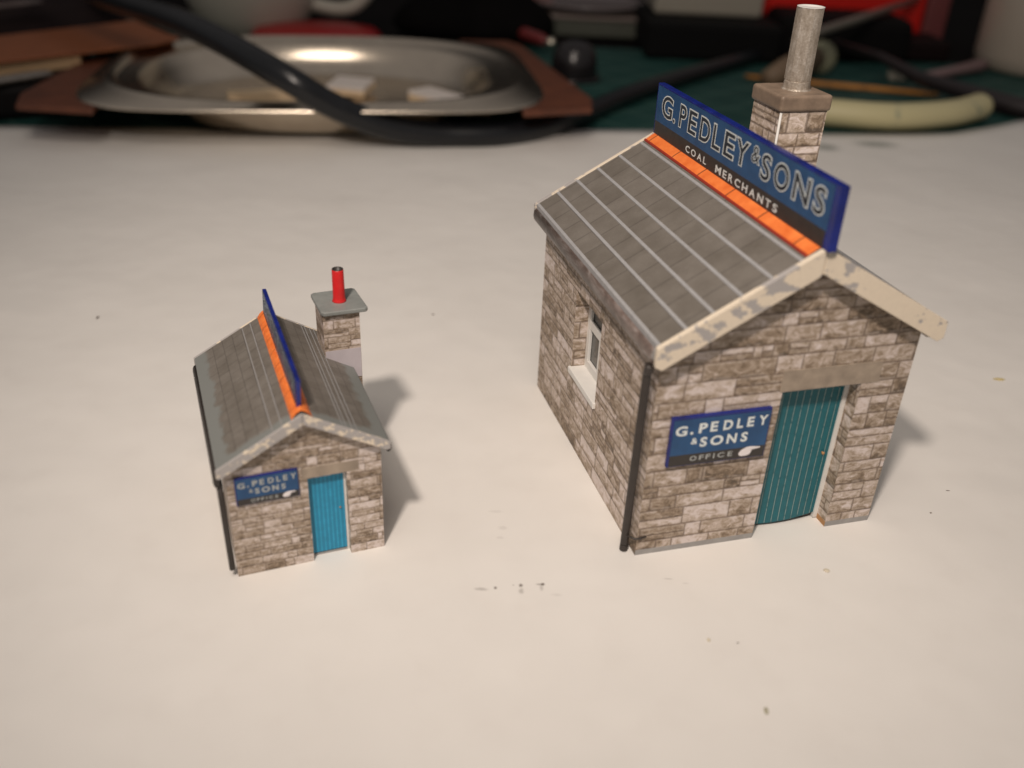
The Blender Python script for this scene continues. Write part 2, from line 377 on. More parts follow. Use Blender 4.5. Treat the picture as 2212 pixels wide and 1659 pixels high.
def edge_y(x):
    for (a, b), (c, d) in zip(edge, edge[1:]):
        if a <= x <= c: return b + (d - b) * (x - a) / (c - a)
def paper_z(x, y): return 0.02 + 0.05 * max(0, (y - 33) / 12) ** 2 * (1 + math.sin(x * 0.35)) * 0.5
V = []; Fs = []
for j in range(ny + 1):
    for i in range(nx + 1):
        x = -60 + 100 * i / nx; y = -12 + (edge_y(x) + 12) * j / ny
        V.append((x, y, paper_z(x, y)))
for j in range(ny):
    for i in range(nx): a = j * (nx + 1) + i; Fs.append((a, a + 1, a + nx + 2, a + nx + 1))
pb.idx(V, Fs, 0, True)
tag(pb.build('paper_sheet', paper_mat(), solid=0.015), kind='structure')
def mat_mat():
    t = NT('green_cutting_mat', 0.62, 0, 0.25); o = t.obj(); x, y, z = t.sep(o)
    n = t.noise(o, 0.5, 4)
    c = t.mix(n, (0.006, 0.036, 0.032), (0.013, 0.062, 0.053))
    g = None
    ca, sa = math.cos(0.75), math.sin(0.75)
    for a, b in ((ca, sa), (-sa, ca)):
        q = t.math('ADD', t.math('MULTIPLY', x, a), t.math('MULTIPLY', y, b))
        fr = t.math('ABSOLUTE', t.math('SUBTRACT', t.math('FRACT', t.math('ADD', t.math('DIVIDE', q, 2.54), 100)), 0.5))
        l = t.smooth(fr, 0.045, 0.02); g = l if g is None else t.math('MAXIMUM', g, l)
    t.col(t.mix(t.math('MULTIPLY', g, 0.4), c, (0.09, 0.17, 0.14))); t.bump(n, 0.1, 0.05)
    return t.m
mb = MB(); mb.box((-46, 30, -0.25), (58, 66, -0.01))
tag(mb.build('cutting_mat', mat_mat(), bevel=0.08), 'dark green cutting mat with faint pale grid lines behind the paper', 'cutting mat')

# --- metal serving tray with brown end plates
def sup(cx, cy, a, b, n, z, ang, N=72):
    out = []
    for k in range(N):
        th = 2 * math.pi * k / N; c, s_ = math.cos(th), math.sin(th)
        x = a * abs(c) ** (2 / n) * (1 if c >= 0 else -1); y = b * abs(s_) ** (2 / n) * (1 if s_ >= 0 else -1)
        out.append((cx + x * math.cos(ang) - y * math.sin(ang), cy + x * math.sin(ang) + y * math.cos(ang), z))
    return out
TA = math.radians(9); tray = empty('serving_tray', (-9.9, 46.6, 0), TA)
tag(tray, 'oblong metal serving dish with reddish brown end plates behind the paper', 'tray')
steel = NT('brushed_steel', 0.22, 1.0); _o = steel.obj(); steel.col(steel.mix(steel.noise(_o, 0.8, 4), (0.58, 0.50, 0.41), (0.80, 0.71, 0.58)))
steel.bump(steel.noise(steel.mapv(_o, (0.3, 4, 1)), 6, 3), 0.06, 0.02); steel = steel.m
bw = MB(); bw.rings([sup(0, 0, 10.3, 8.3, 5, 1.72, 0), sup(0, 0, 10.2, 8.2, 5, 1.80, 0), sup(0, 0, 9.75, 7.9, 2.8, 1.80, 0), sup(0, 0, 9.68, 7.83, 2.7, 1.98, 0), sup(0, 0, 9.45, 7.65, 2.7, 2.0, 0), sup(0, 0, 9.25, 7.5, 2.6, 1.80, 0), sup(0, 0, 9.15, 7.4, 2.6, 1.76, 0),
                     sup(0, 0, 8.45, 7.05, 2.4, 1.72, 0), sup(0, 0, 8.2, 6.9, 2.35, 1.6, 0), sup(0, 0, 7.9, 6.7, 2.3, 1.1, 0), sup(0, 0, 7.4, 6.3, 2.3, 0.5, 0), sup(0, 0, 6.9, 5.8, 2.3, 0.26, 0), sup(0, 0, 6.2, 5.2, 2.3, 0.2, 0), sup(0, 0, 3.0, 2.5, 2.2, 0.2, 0)], cap0=False)
bw.build('bowl', steel, tray, solid=0.08)
brn = plain('reddish_brown_board', (0.115, 0.034, 0.014), 0.5, var=0.25, scale=1.0)
for sx in (-1, 1):
    e = MB(); P = [(sx * 8.75, -7.9), (sx * 11.9, -7.2), (sx * 12.3, -5.2), (sx * 10.9, 7.6), (sx * 10.3, 8.9), (sx * 7.4, 8.9), (sx * 7.6, 7.2), (sx * 9.0, 3.5), (sx * 9.0, -4)]
    if sx < 0: P = P[::-1]
    e.prism([(a, b, 1.45) for a, b in P], (0, 0, 0.25)); e.build('end_plate', brn, tray, bevel=0.08)

wood = plain('pale_card_wood', (0.62, 0.47, 0.30), 0.7, var=0.12); cardw = plain('pale_card_face', (0.62, 0.57, 0.53), 0.7, var=0.06)
def slab(name, c, dims, rz, rx, mats, label, cat, group=None):
    a, b, h = dims; e = MB(); e.box((-a / 2, -b / 2, 0), (a / 2, b / 2, h * 0.6), 0); e.box((-a / 2 + 0.003, -b / 2 + 0.003, h * 0.6), (a / 2 - 0.003, b / 2 - 0.003, h), 1)
    o = e.build(name, mats, bevel=0.02, loc=c); o.rotation_euler = (rx, 0, rz); return tag(o, label, cat, group)
slab('card_offcut', (-12.4, 45.7, 0.42), (3.8, 1.2, 0.4), 0.35, -0.05, [wood, wood], 'tan wooden offcut lying at the left of the dish', 'offcut')
slab('card_offcut', (-11.4, 43.6, 0.25), (3.2, 1.6, 0.2), 0.1, 0, [cardw, cardw], 'flat white offcut in the dish in front of the tan wooden one', 'offcut')
slab('card_offcut', (-8.9, 48.6, 0.35), (2.0, 1.7, 0.45), -0.2, 0.1, [wood, cardw], 'white block behind the black cable in the dish', 'offcut')
slab('card_offcut', (-4.3, 46.4, 0.42), (2.7, 1.4, 0.5), -0.75, 0.0, [wood, cardw], 'thick white offcut with tan edge at the right of the dish', 'offcut')
slab('card_offcut', (-2.9, 46.0, 0.24), (2.3, 2.0, 0.2), 0.2, 0, [wood, cardw], 'thin white offcut partly under the thick tan edged one', 'offcut')
slab('card_offcut', (-9.2, 43.9, 0.3), (2.0, 0.9, 0.3), -0.5, 0, [plain('pinkish_scrap', (0.4, 0.26, 0.2), 0.7), plain('pinkish_scrap_top', (0.42, 0.28, 0.22), 0.7)], 'pinkish brown scrap beside the black cable in the dish', 'offcut')

def spline(P, n=10):
    P = [Vector(p) for p in P]; out = []
    for i in range(len(P) - 1):
        a = P[max(i - 1, 0)]; b = P[i]; c = P[i + 1]; d = P[min(i + 2, len(P) - 1)]
        for k in range(n):
            t = k / n; out.append(0.5 * ((2 * b) + (c - a) * t + (2 * a - 5 * b + 4 * c - d) * t * t + (3 * b - a - 3 * c + d) * t ** 3))
    return out + [P[-1]]
rub = plain('black_rubber', (0.007, 0.008, 0.010), 0.28, var=0.2, scale=2, spec=0.5)
cb = MB(); cb.tube(spline([(-33, 62, 4.5), (-25, 52.5, 4.7), (-19.48, 46.6, 4.5), (-14.14, 41.43, 4.3), (-9.96, 38.5, 3.2), (-7.96, 38.7, 2.0), (-5.93, 39.6, 1.0), (-3.65, 40.3, 0.55), (-0.62, 41.2, 0.48), (2.14, 44.2, 0.46), (6.63, 51.8, 0.46), (17.85, 67.4, 0.46), (24, 80, 0.46)]), [0.55] * 62 + [0.55 - 0.002 * k for k in range(59)], 16)
tag(cb.build('power_cable', rub), 'thick black cable looping over the front of the metal dish', 'cable')

# --- brown board book on the left
bk = empty('book', (-22.5, 48, 0)); tag(bk, 'orange brown covered book with cream page edges left of the dish', 'book')
def tz(z, P): return [(a + 22.5, b - 48, z) for a, b in P]
cov = [(-34, 38.0), (-23.62, 42.85), (-21.17, 45.3), (-20.41, 46.3), (-18.09, 49.72), (-22.09, 54.67), (-34, 41.8)]
cov = [(-30, 35.5), (-23.62, 42.85), (-18.6, 48.6), (-18.1, 50.4), (-22.1, 55.0), (-27.5, 47.7), (-33.5, 41.5)]
e = MB(); e.prism(tz(2.12, cov), (0, 0, 0.12)); e.build('cover', plain('orange_brown_cover', (0.27, 0.085, 0.030), 0.5, var=0.12, scale=0.8), bk, bevel=0.04)
pg = [(-29.8, 35.9), (-23.7, 43.1), (-21.3, 45.75), (-23.5, 51.8), (-27, 47.4), (-33, 41.6)]
e = MB(); e.prism(tz(1.55, pg), (0, 0, 0.56)); e.build('pages', plain('cream_pages', (0.60, 0.40, 0.22), 0.7, var=0.1, scale=3), bk)
dark = plain('dark_plastic', (0.007, 0.006, 0.006), 0.6, spec=0.15, var=0.3, scale=0.5)
e = MB(); e.prism([(a, b, 0.0) for a, b in [(-34, 33), (-24.4, 40.6), (-20.0, 43.2), (-20.6, 45.9), (-23.2, 51.0), (-27, 47), (-38, 44)]], (0, 0, 1.5))
tag(e.build('equipment_case', dark, bevel=0.3), 'low black case underneath the orange brown book', 'case')
bl = MB(); bl.tube(spline([(-26.5, 36.9, 1.72), (-24.2, 40.0, 1.72), (-22.1, 42.9, 1.72), (-21.7, 43.5, 1.72)], 5), [0.42] * 10 + [0.40, 0.38, 0.34, 0.28, 0.2, 0.1], 12, flat=0.4)
tag(bl.build('craft_knife', plain('dull_steel', (0.30, 0.27, 0.24), 0.38, 0.7, var=0.15)), 'dull grey craft knife lying on the black case at the left edge', 'knife')

# --- white mug with handle, red object, black bag, knob
wh = plain('glazed_offwhite', (0.50, 0.47, 0.40), 0.22, var=0.03)
mg = empty('mug', (-18.3, 65.5, 0)); tag(mg, 'tall off white mug with looped handle behind the metal dish', 'mug')
N = 40
def circ(r, z, cx=0, cy=0, n=N): return [(cx + r * math.cos(2 * math.pi * k / n), cy + r * math.sin(2 * math.pi * k / n), z) for k in range(n)]
e = MB(); e.rings([circ(2.8, 0), circ(3.3, 0.3), circ(3.9, 1.4), circ(4.4, 2.8), circ(4.6, 5), circ(4.6, 9.3), circ(4.45, 9.45), circ(4.3, 9.3), circ(4.2, 4), circ(2.5, 0.6)]); e.build('mug_body', wh, mg)
e = MB(); e.tube(spline([(4.2, 0, 7.8), (6.2, 0, 7.9), (8.0, 0, 6.3), (8.2, 0, 4.0), (7.2, 0, 2.3), (5.8, 0, 1.75), (3.9, 0, 2.0)]), 0.46, 12); e.build('handle', wh, mg)
e = MB(); e.rings([sup(0, 0, 4.0, 2.6, 3, 0.0, 0.15), sup(0, 0, 4.1, 2.7, 3, 0.7, 0.15), sup(0, 0, 3.7, 2.4, 2.6, 1.05, 0.15), sup(0, 0, 2.2, 1.5, 2.2, 1.3, 0.15)])
tag(e.build('tape_dispenser', plain('glossy_red', (0.30, 0.004, 0.006), 0.3, var=0.1), loc=(-13.4, 62.0, 0.0)), 'low glossy red plastic case between the mug and the dish', 'case')
e = MB(); bagm = plain('black_fabric', (0.004, 0.0035, 0.0035), 0.9, spec=0.05, var=0.4, scale=0.4)
rr = random.Random(3)
e.rings([[(p[0] + rr.uniform(-.25, .25), p[1] + rr.uniform(-.25, .25), p[2] + rr.uniform(-.12, .12)) for p in sup(0, 0, a, b, 2.6, z, 0.1, 28)] for a, b, z in ((5.2, 3.3, 0), (5.7, 3.8, 0.8), (5.3, 3.5, 1.7), (4.2, 2.7, 2.6), (2.8, 1.7, 3.3))])
tag(e.build('soft_pouch', bagm, subsurf=1, loc=(-3.6, 67.6, 0)), 'crumpled black fabric pouch behind the dish', 'pouch')
e = MB(); e.rings([[(p[0] + rr.uniform(-.3, .3), p[1] + rr.uniform(-.3, .3), p[2]) for p in sup(0, 0, a, b, 2.2, z, 0.2, 22)] for a, b, z in ((3.6, 2.2, 0), (3.8, 2.5, 1.5), (3.4, 2.1, 3.0), (2, 1.2, 3.9))])
tag(e.build('folded_cloth', plain('coral_cloth', (0.34, 0.075, 0.05), 0.8, var=0.2, scale=1), subsurf=1, loc=(-1.6, 76.5, 0)), 'coral red folded cloth behind the black pouch', 'cloth')
kb = empty('control_knob', (2.75, 55.6, 0)); tag(kb, 'round black knob standing on the green mat right of the dish', 'knob')
gb = plain('gloss_black', (0.012, 0.01, 0.011), 0.25, var=0.3)
e = MB(); e.rings([circ(1.25, 0), circ(1.35, 0.3), circ(1.3, 1.0), circ(1.15, 1.6), circ(0.8, 2.0), circ(0.3, 2.15)]); e.build('grip', gb, kb)
e = MB(); e.rings([circ(1.55, -0.0), circ(1.6, 0.12), circ(1.4, 0.2)]); e.build('collar', gb, kb)
e = MB(); e.tube([(-2.2, 67.0, 1.0), (-0.6, 65.2, 0.9), (0.9, 63.2, 0.8), (1.25, 62.6, 0.78)], [0.3, 0.42, 0.38, 0.2], 12)
pr = empty('screwdriver', (0, 0, 0)); tag(pr, 'small red handled screwdriver beside the black knob', 'screwdriver')
e.build('handle', plain('red_handle', (0.16, 0.02, 0.02), 0.35), pr)
e = MB(); e.rings([circ(0.34 * math.sin(a), 0.34 * math.cos(a), n=16) for a in (0.25, 0.8, 1.4, 2.0, 2.8)][::-1]); e.build('ferrule', plain('bright_steel', (0.75, 0.68, 0.55), 0.2, 1.0), pr, loc=(1.5, 62.2, 0.78))

# --- grey box with round dish, pale box on black box, red crate
gx = empty('storage_box', (4.2, 73.5, 0)); tag(gx, 'grey box with pale lid edge under a round glass dish', 'box')
e = MB(); e.box((-3.6, -3.8, 0), (3.6, 3.8, 1.15)); e.build('box_body', plain('grey_green_plastic', (0.085, 0.09, 0.07), 0.5), gx, bevel=0.12)
e = MB(); e.box((-3.75, -4.0, 1.152), (3.75, 4.0, 1.4)); e.build('lid', plain('brownish_lid', (0.20, 0.155, 0.135), 0.4), gx, bevel=0.08)
e = MB(); e.rings([circ(2.9, 1.43), circ(4.1, 1.75), circ(4.25, 1.95), circ(4.1, 2.0), circ(3.7, 1.85), circ(2.4, 1.62)])
tag(e.build('glass_dish', plain('smoky_glass', (0.20, 0.17, 0.17), 0.2, var=0.1), loc=(4.4, 73.6, 0)), 'round shallow glass dish on top of the grey box', 'dish')
e = MB(); e.box((7.6, 62.6, -0.005), (16.3, 71, 2.25))
tag(e.build('power_strip', plain('matt_black', (0.003, 0.003, 0.003), 0.8, spec=0.15), bevel=0.3), 'wide matt black block under the pale box', 'adaptor')
e = MB(); e.box((8.3, 66, 2.26), (15.5, 72, 6.5))
tag(e.build('pale_carton', plain('pale_grey_card', (0.30, 0.275, 0.225), 0.6, var=0.05), bevel=0.25), 'pale grey carton standing on the wide black block', 'carton')
redm = plain('bright_red_plastic', (0.68, 0.012, 0.006), 0.4, var=0.08)
rc = empty('red_crate', (21, 74, 0)); tag(rc, 'bright red plastic crate behind the black boxes', 'crate')
e = MB(); e.box((-5.4, -3.2, 0), (7.0, 5, 7)); e.build('crate_body', redm, rc, bevel=0.2)
e = MB(); e.box((7.01, -3.6, 0), (8.6, 5, 7.2)); e.build('side_rail', plain('dull_pink_plastic', (0.20, 0.055, 0.055), 0.45), rc, bevel=0.2)
e = MB(); e.box((16.4, 64.2, 0), (25.2, 69.5, 2.75))
tag(e.build('battery_charger', plain('soft_black', (0.003, 0.0025, 0.0025), 0.8, spec=0.15), bevel=0.7, seg=5), 'black rounded charger block in front of the red crate', 'charger')
e = MB(); e.box((25.3, 65.5, 0), (28.3, 69.5, 1.35))
tag(e.build('battery_pack', plain('maroon_black', (0.008, 0.003, 0.003), 0.7, spec=0.15), bevel=0.3, seg=3), 'small low black block between the charger and the white jar', 'battery')
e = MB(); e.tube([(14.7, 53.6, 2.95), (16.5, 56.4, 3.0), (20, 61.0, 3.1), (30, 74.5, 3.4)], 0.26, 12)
tag(e.build('highlight_rod', plain('grey_highlight_rod', (0.26, 0.245, 0.21), 0.35, 0.5)), 'grey rod added as the highlight along the black cable, across the black boxes', 'rod')  # cable highlight modelled as a separate grey tube
e = MB(); e.rings([circ(3.9, 0), circ(4.25, 0.25), circ(4.3, 1), circ(4.35, 8), circ(4.1, 8.1), circ(4.0, 7.9), circ(3.8, 0.6)])
tag(e.build('white_jar', plain('offwhite_ceramic', (0.46, 0.40, 0.33), 0.3, var=0.04), loc=(34.3, 65.0, 0)), 'off white round jar cut off by the right edge', 'jar')

# --- tools lying on the mat on the right
def tube_mat():
    t = NT('ivory_plastic', 0.4, 0, 0.5); o = t.obj(); n = t.noise(o, 0.9, 5, 0.65)
    t.col(t.mix(t.smooth(n, 0.56, 0.68), (0.52, 0.47, 0.27), (0.22, 0.25, 0.19))); return t.m
P = spline([(12.6, 47.6, 0.7), (15.0, 46.95, 0.7), (18, 46.6, 0.7), (21, 47.6, 0.7), (23.1, 49.2, 0.7), (24.0, 50.2, 0.7)], 6)
e = MB(); e.tube(P, [0.72] * (len(P) - 5) + [0.74, 0.72, 0.66, 0.5, 0.22], 18, flat=0.93)
tag(e.build('ivory_handle', tube_mat()), 'curved ivory plastic handle with green stains behind the large chimney', 'handle')
e = MB(); P = [(13.2, 57.9, 0.12), (15.45, 57.0, 0.14), (19.5, 56.0, 0.14), (23.7, 55.1, 0.12)]; e.tube(P, [0.16, 0.26, 0.28, 0.2], 6, flat=0.6)
tag(e.build('wooden_stick', plain('orange_wood', (0.42, 0.18, 0.035), 0.55, var=0.3, scale=1.5)), 'flat orange wooden stick on the green mat', 'stick')
br = empty('cork_tool', (0, 0, 0)); tag(br, 'brown tapered tool with pale round end right behind the metallic flue', 'tool')
e = MB(); e.tube([(14.0, 55.8, 0.45), (15.5, 57.5, 0.7), (17.7, 60.3, 0.85)], [0.5, 0.75, 0.8], 16); e.build('shaft', plain('cork_brown', (0.17, 0.115, 0.07), 0.6), br)
e = MB(); e.rings([circ(0.5, 0.3, n=20), circ(0.95, 0.12, n=20), circ(1.0, -0.15, n=20), circ(0.9, -0.3, n=20)][::-1])
o = e.build('end_disc', plain('pale_green_rubber', (0.20, 0.20, 0.13), 0.6, var=0.3, scale=1.5), br, loc=(18.2, 60.2, 1.0)); o.rotation_euler = (math.radians(75), 0, math.radians(10))
e = MB(); e.rings([circ(0.34, 0, n=16), circ(0.5, 0.1, n=16), circ(0.55, 0.45, n=16), circ(0.4, 0.7, n=16), circ(0.12, 0.82, n=16)]); e.tube([(0.3, -0.1, 0.35), (1.0, -0.3, 0.3), (1.35, -0.4, 0.2)], [0.3, 0.2, 0.06], 10)
tag(e.build('tube_cap', plain('white_plastic', (0.58, 0.53, 0.44), 0.4), loc=(22.7, 59.3, 0)), 'small white pointed cap beside the orange stick', 'cap')
dkr = plain('dark_brown_rod', (0.016, 0.011, 0.012), 0.4)
e = MB(); e.tube([(19.6, 63.0, 1.5), (21.7, 60.0, 1.2), (22.61, 55.4, 0.9), (26.29, 50.8, 0.5), (34, 46, 0.5)], [0.18, 0.28, 0.4, 0.55, 0.55], 12)
tag(e.build('paint_brush', dkr), 'dark brown brush handle slanting to the right edge', 'brush')
e = MB(); e.tube([(24.3, 59.2, 0.35), (26.5, 60.6, 0.42), (29.2, 62.7, 0.5), (29.8, 63.1, 0.5)], [0.22, 0.3, 0.42, 0.2], 12)
tag(e.build('pink_stylus', plain('dusty_pink', (0.20, 0.13, 0.13), 0.45)), 'dusty pink stylus with pale tip in front of the white jar', 'stylus')
e = MB(); e.rings([circ(0.12, 0, n=10), circ(0.16, 0.1, n=10), circ(0.08, 0.2, n=10)])
tag(e.build('bead', plain('bright_bead', (0.7, 0.6, 0.42), 0.2, 0.8), loc=(27.2, 52.4, 0)), 'tiny bright bead on the mat at the right edge', 'bead')

# --- dark clutter top left
e = MB(); pur = plain('purple_black_cloth', (0.022, 0.014, 0.014), 0.9, spec=0.1, var=0.4, scale=0.5)
e.rings([[(p[0] + rr.uniform(-.5, .5), p[1] + rr.uniform(-.5, .5), p[2] + rr.uniform(-.2, .2)) for p in sup(0, 0, a, b, 2.8, z, 0.5, 30)] for a, b, z in ((9, 8.5, 0), (9.6, 9, 0.6), (8.6, 8, 1.1), (6, 5.4, 1.5))])
tag(e.build('dark_cloth', pur, subsurf=1, loc=(-33.5, 65, 0)), 'crumpled purple black cloth behind the orange brown book', 'cloth')
e = MB(); e.tube(spline([(-31.5, 74, 2.6), (-29.5, 67, 2.4), (-27.0, 62.0, 2.2), (-25.1, 60.3, 2.1), (-24.6, 60.9, 2.0)], 5), 0.42, 10)
tag(e.build('bent_stick', plain('olive_tan', (0.15, 0.11, 0.055), 0.6)), 'bent tan stick lying on the purple black cloth', 'stick')
e = MB(); e.tube(spline([(-25.5, 66, 1.9), (-23.6, 60.5, 1.8), (-23.4, 57.6, 1.6)], 5), [0.6] * 8 + [0.5, 0.4, 0.2], 10)
tag(e.build('tan_handle', plain('dull_tan', (0.075, 0.055, 0.038), 0.6)), 'dull tan handle on the cloth nearest to the black cable', 'handle')
e = MB(); e.tube(spline([(-36, 52, 2.2), (-33.2, 54.9, 2.2), (-30.4, 59.3, 2.2), (-29.9, 60.4, 2.2)], 4), [0.5] * 8 + [0.55, 0.6, 0.5, 0.35, 0.1], 12, flat=0.35)
tag(e.build('pink_knife', plain('pinkish_grey_metal', (0.22, 0.17, 0.16), 0.4, 0.3)), 'pinkish grey knife blade at the top left corner', 'knife')

# --- crumbs on the paper
def crumb(c, r, mat, label, seed):
    q = random.Random(seed); e = MB()
    rings = []
    for z, k in ((0, 0.8), (0.25, 1.0), (0.45, 0.7), (0.55, 0.25)):
        rings.append([(r[0] * k * math.cos(a * math.pi / 4.5) * q.uniform(0.6, 1.2), r[1] * k * math.sin(a * math.pi / 4.5) * q.uniform(0.6, 1.2), z * r[1] * 1.2) for a in range(9)])
    e.rings(rings, smooth=False)
    tag(e.build('paper_crumb', mat, loc=(c[0], c[1], 0.021)), label, 'crumb', 'crumbs scattered on the paper')
cw = plain('paper_crumb_pale', (0.62, 0.56, 0.44), 0.7); cg = plain('paper_crumb_greenish', (0.36, 0.34, 0.24), 0.7); cy = plain('paper_crumb_yellow', (0.55, 0.45, 0.2), 0.7); cd = plain('paper_crumb_dark', (0.10, 0.07, 0.05), 0.7)
crumb((3.49, 11.46), (0.035, 0.05), cw, 'pale crumb below the large hut front, nearer its door side', 1)
crumb((5.99, 13.36), (0.07, 0.05), cw, 'pale flake just below the right corner of the large hut', 2)
crumb((4.15, 10.02), (0.035, 0.075), cg, 'greenish crumb near the bottom right of the paper', 3)
crumb((12.55, 21.14), (0.16, 0.06), cy, 'yellow flake on the paper at far right', 4)
crumb((-11.24, 22.36), (0.03, 0.07), cd, 'dark sliver on the paper at far left', 5)
crumb((-2.3, 23.49), (0.04, 0.03), cd, 'tiny dark speck midway between the two chimneys', 6)
crumb((3.98, 11.43), (0.03, 0.012), cd, 'tiny dark sliver right of the pale crumb below the large hut', 8)
crumb((8.64, 15.29), (0.03, 0.02), cd, 'tiny dark speck right of the large hut base', 7)
crumb((9.3, 16.1), (0.05, 0.012), cd, 'tiny dark sliver by the shadow right of the large hut', 10)

# ================================================================= the two card huts
def add_roof(root, p):
    W, D, tan, h = p['W'], p['D'], p['tan'], p['h']; s = p['s']; cosr = 1 / math.sqrt(1 + tan * tan)
    y0, y1 = -p['ff'] + p['bt'], D + p['fb'] - p['bt']; th = p['th']
    for side in (0, 1):
        e = MB(); xs = p['xs'][side]
        X = (lambda x: x) if side == 0 else (lambda x: W - x)
        Z = lambda x: h + tan * x
        P = [(X(-p['ov']), y0, Z(-p['ov']) - th), (X(-p['ov']), y0, Z(-p['ov'])), (X(W / 2), y0, Z(W / 2)), (X(W / 2), y0, Z(W / 2) - th)]
        def uvf(x, y): return (y, (x + p['ov']) / cosr + 0.03)
        nseg = 1
        q = [(-p['ov'], y0), (W / 2, y0), (W / 2, y1), (-p['ov'], y1)]
        if side == 0: q = q[::1]
        top = [(X(a), b, Z(a)) for a, b in q]; uvt = [uvf(a, b) for a, b in q]
        if side: top = top[::-1]; uvt = uvt[::-1]
        e.face(top, 0, suv=uvt)
        bot = [(X(a), b, Z(a) - th) for a, b in q]; e.face(bot if side else bot[::-1], 1)
        a = -p['ov']
        for (c, d) in (((a, y0), (a, y1)), ((a, y0), (W / 2, y0)), ((a, y1), (W / 2, y1))):
            f = [(X(c[0]), c[1], Z(c[0]) - th), (X(d[0]), d[1], Z(d[0]) - th), (X(d[0]), d[1], Z(d[0])), (X(c[0]), c[1], Z(c[0]))]; e.face(f, 1)
        for x in xs:
            wv = p['sw']; lf = 0.016 * s
            A, B = x - wv / 2, x + wv / 2
            f = []
            n = 24
            rq = random.Random(int(x * 100) + side)
            for i in range(n):
                ya, yb = y0 + (y1 - y0) * i / n, y0 + (y1 - y0) * (i + 1) / n
                e.face([(X(A), ya, Z(A) + 0.002), (X(B), ya, Z(B) + 0.002), (X(B), yb, Z(B) + 0.002), (X(A), yb, Z(A) + 0.002)] if False else
                       [(X(A), ya, Z(A) + lf), (X(B), ya, Z(B) + lf * 0.3), (X(B), yb, Z(B) + lf * 0.3), (X(A), yb, Z(A) + lf)], 1)
            e.face([(X(A), y0, Z(A)), (X(A), y0, Z(A) + lf), (X(A), y1, Z(A) + lf), (X(A), y1, Z(A))], 1)
        e.build('roof_slope', [M[p['slate']], M[p['stripm']]], root)
    # bargeboards front and back
    for fy in (0, 1):
        ya, yb = (-p['ff'], -p['ff'] + p['bt'] - 0.002) if fy == 0 else (D + p['fb'] - p['bt'] + 0.002, D + p['fb'])
        for side in (0, 1):
            X = (lambda x: x) if side == 0 else (lambda x: W - x)
            bh = p['bh'] if side == 0 else p['bh'] * 0.92
            e = MB(); l = 0.02 * s; a = -p['ov'] - 0.03 * s; c = W / 2 - 0.008 * s
            pts = [(a, h + tan * a + l), (c, h + tan * c + l), (c, h + tan * c - bh), (a + 0.12 * s, h + tan * (a + 0.12 * s) - bh), (a, h + tan * a - bh * 0.72)]
            P = [(X(u), ya, v) for u, v in pts]
            if side == 0: P = P[::-1]
            e.prism(P[::-1], (0, yb - ya, 0)); e.build('bargeboard', M[p['bargem']], root, bevel=0.012 * s)

def ridge(root, p):
    W, D, tan, h = p['W'], p['D'], p['tan'], p['h']; s = p['s']; e = MB(); rw = p['rw']; hw = W / 2
    y0, y1 = -p['ff'] + p['bt'] + 0.03 * s, D + p['fb'] - p['bt']
    n = p['rn']; hgt = p['rh']
    for i in range(n):
        a, b = y0 + (y1 - y0) * i / n, y0 + (y1 - y0) * (i + 1) / n
        prof = []
        for k in range(9):
            u = -1 + k / 4; x = hw + rw * u; z = h + tan * (hw - abs(x - hw)) + hgt * (1 - abs(u) ** 4) + 0.006
            prof.append((x, z))
        g = 0.012 * s
        for k in range(8):
            (x0, z0), (x1, z1) = prof[k], prof[k + 1]
            mi = 0
            lo = 0.6 * hgt * (0.5 if p['round'] else 0)
            ys = [a, a + g, (a + b) / 2, b - g, b]; dz = [-lo, 0, 0, 0, -lo]
            for q in range(4):
                e.face([(x0, ys[q], z0 + dz[q]), (x1, ys[q], z1 + dz[q]), (x1, ys[q + 1], z1 + dz[q + 1]), (x0, ys[q + 1], z0 + dz[q + 1])], mi, smooth=p['round'])
    if p['redline']:
        rq = random.Random(5); x = hw - rw - 0.0; z = lambda x: h + tan * x
        e.face([(x - 0.012, y0, z(x - 0.012) + 0.022), (x + 0.02, y0, z(x + 0.02) + 0.03), (x + 0.02, y1, z(x + 0.02) + 0.03), (x - 0.012, y1, z(x - 0.012) + 0.022)], 1)
        e.face([(x - 0.012, y0, z(x - 0.012)), (x - 0.012, y0, z(x - 0.012) + 0.022), (x - 0.012, y1, z(x - 0.012) + 0.022), (x - 0.012, y1, z(x - 0.012))], 1)
    e.build('ridge_tiles', [M[p['ridgem']], M['redline']], root)

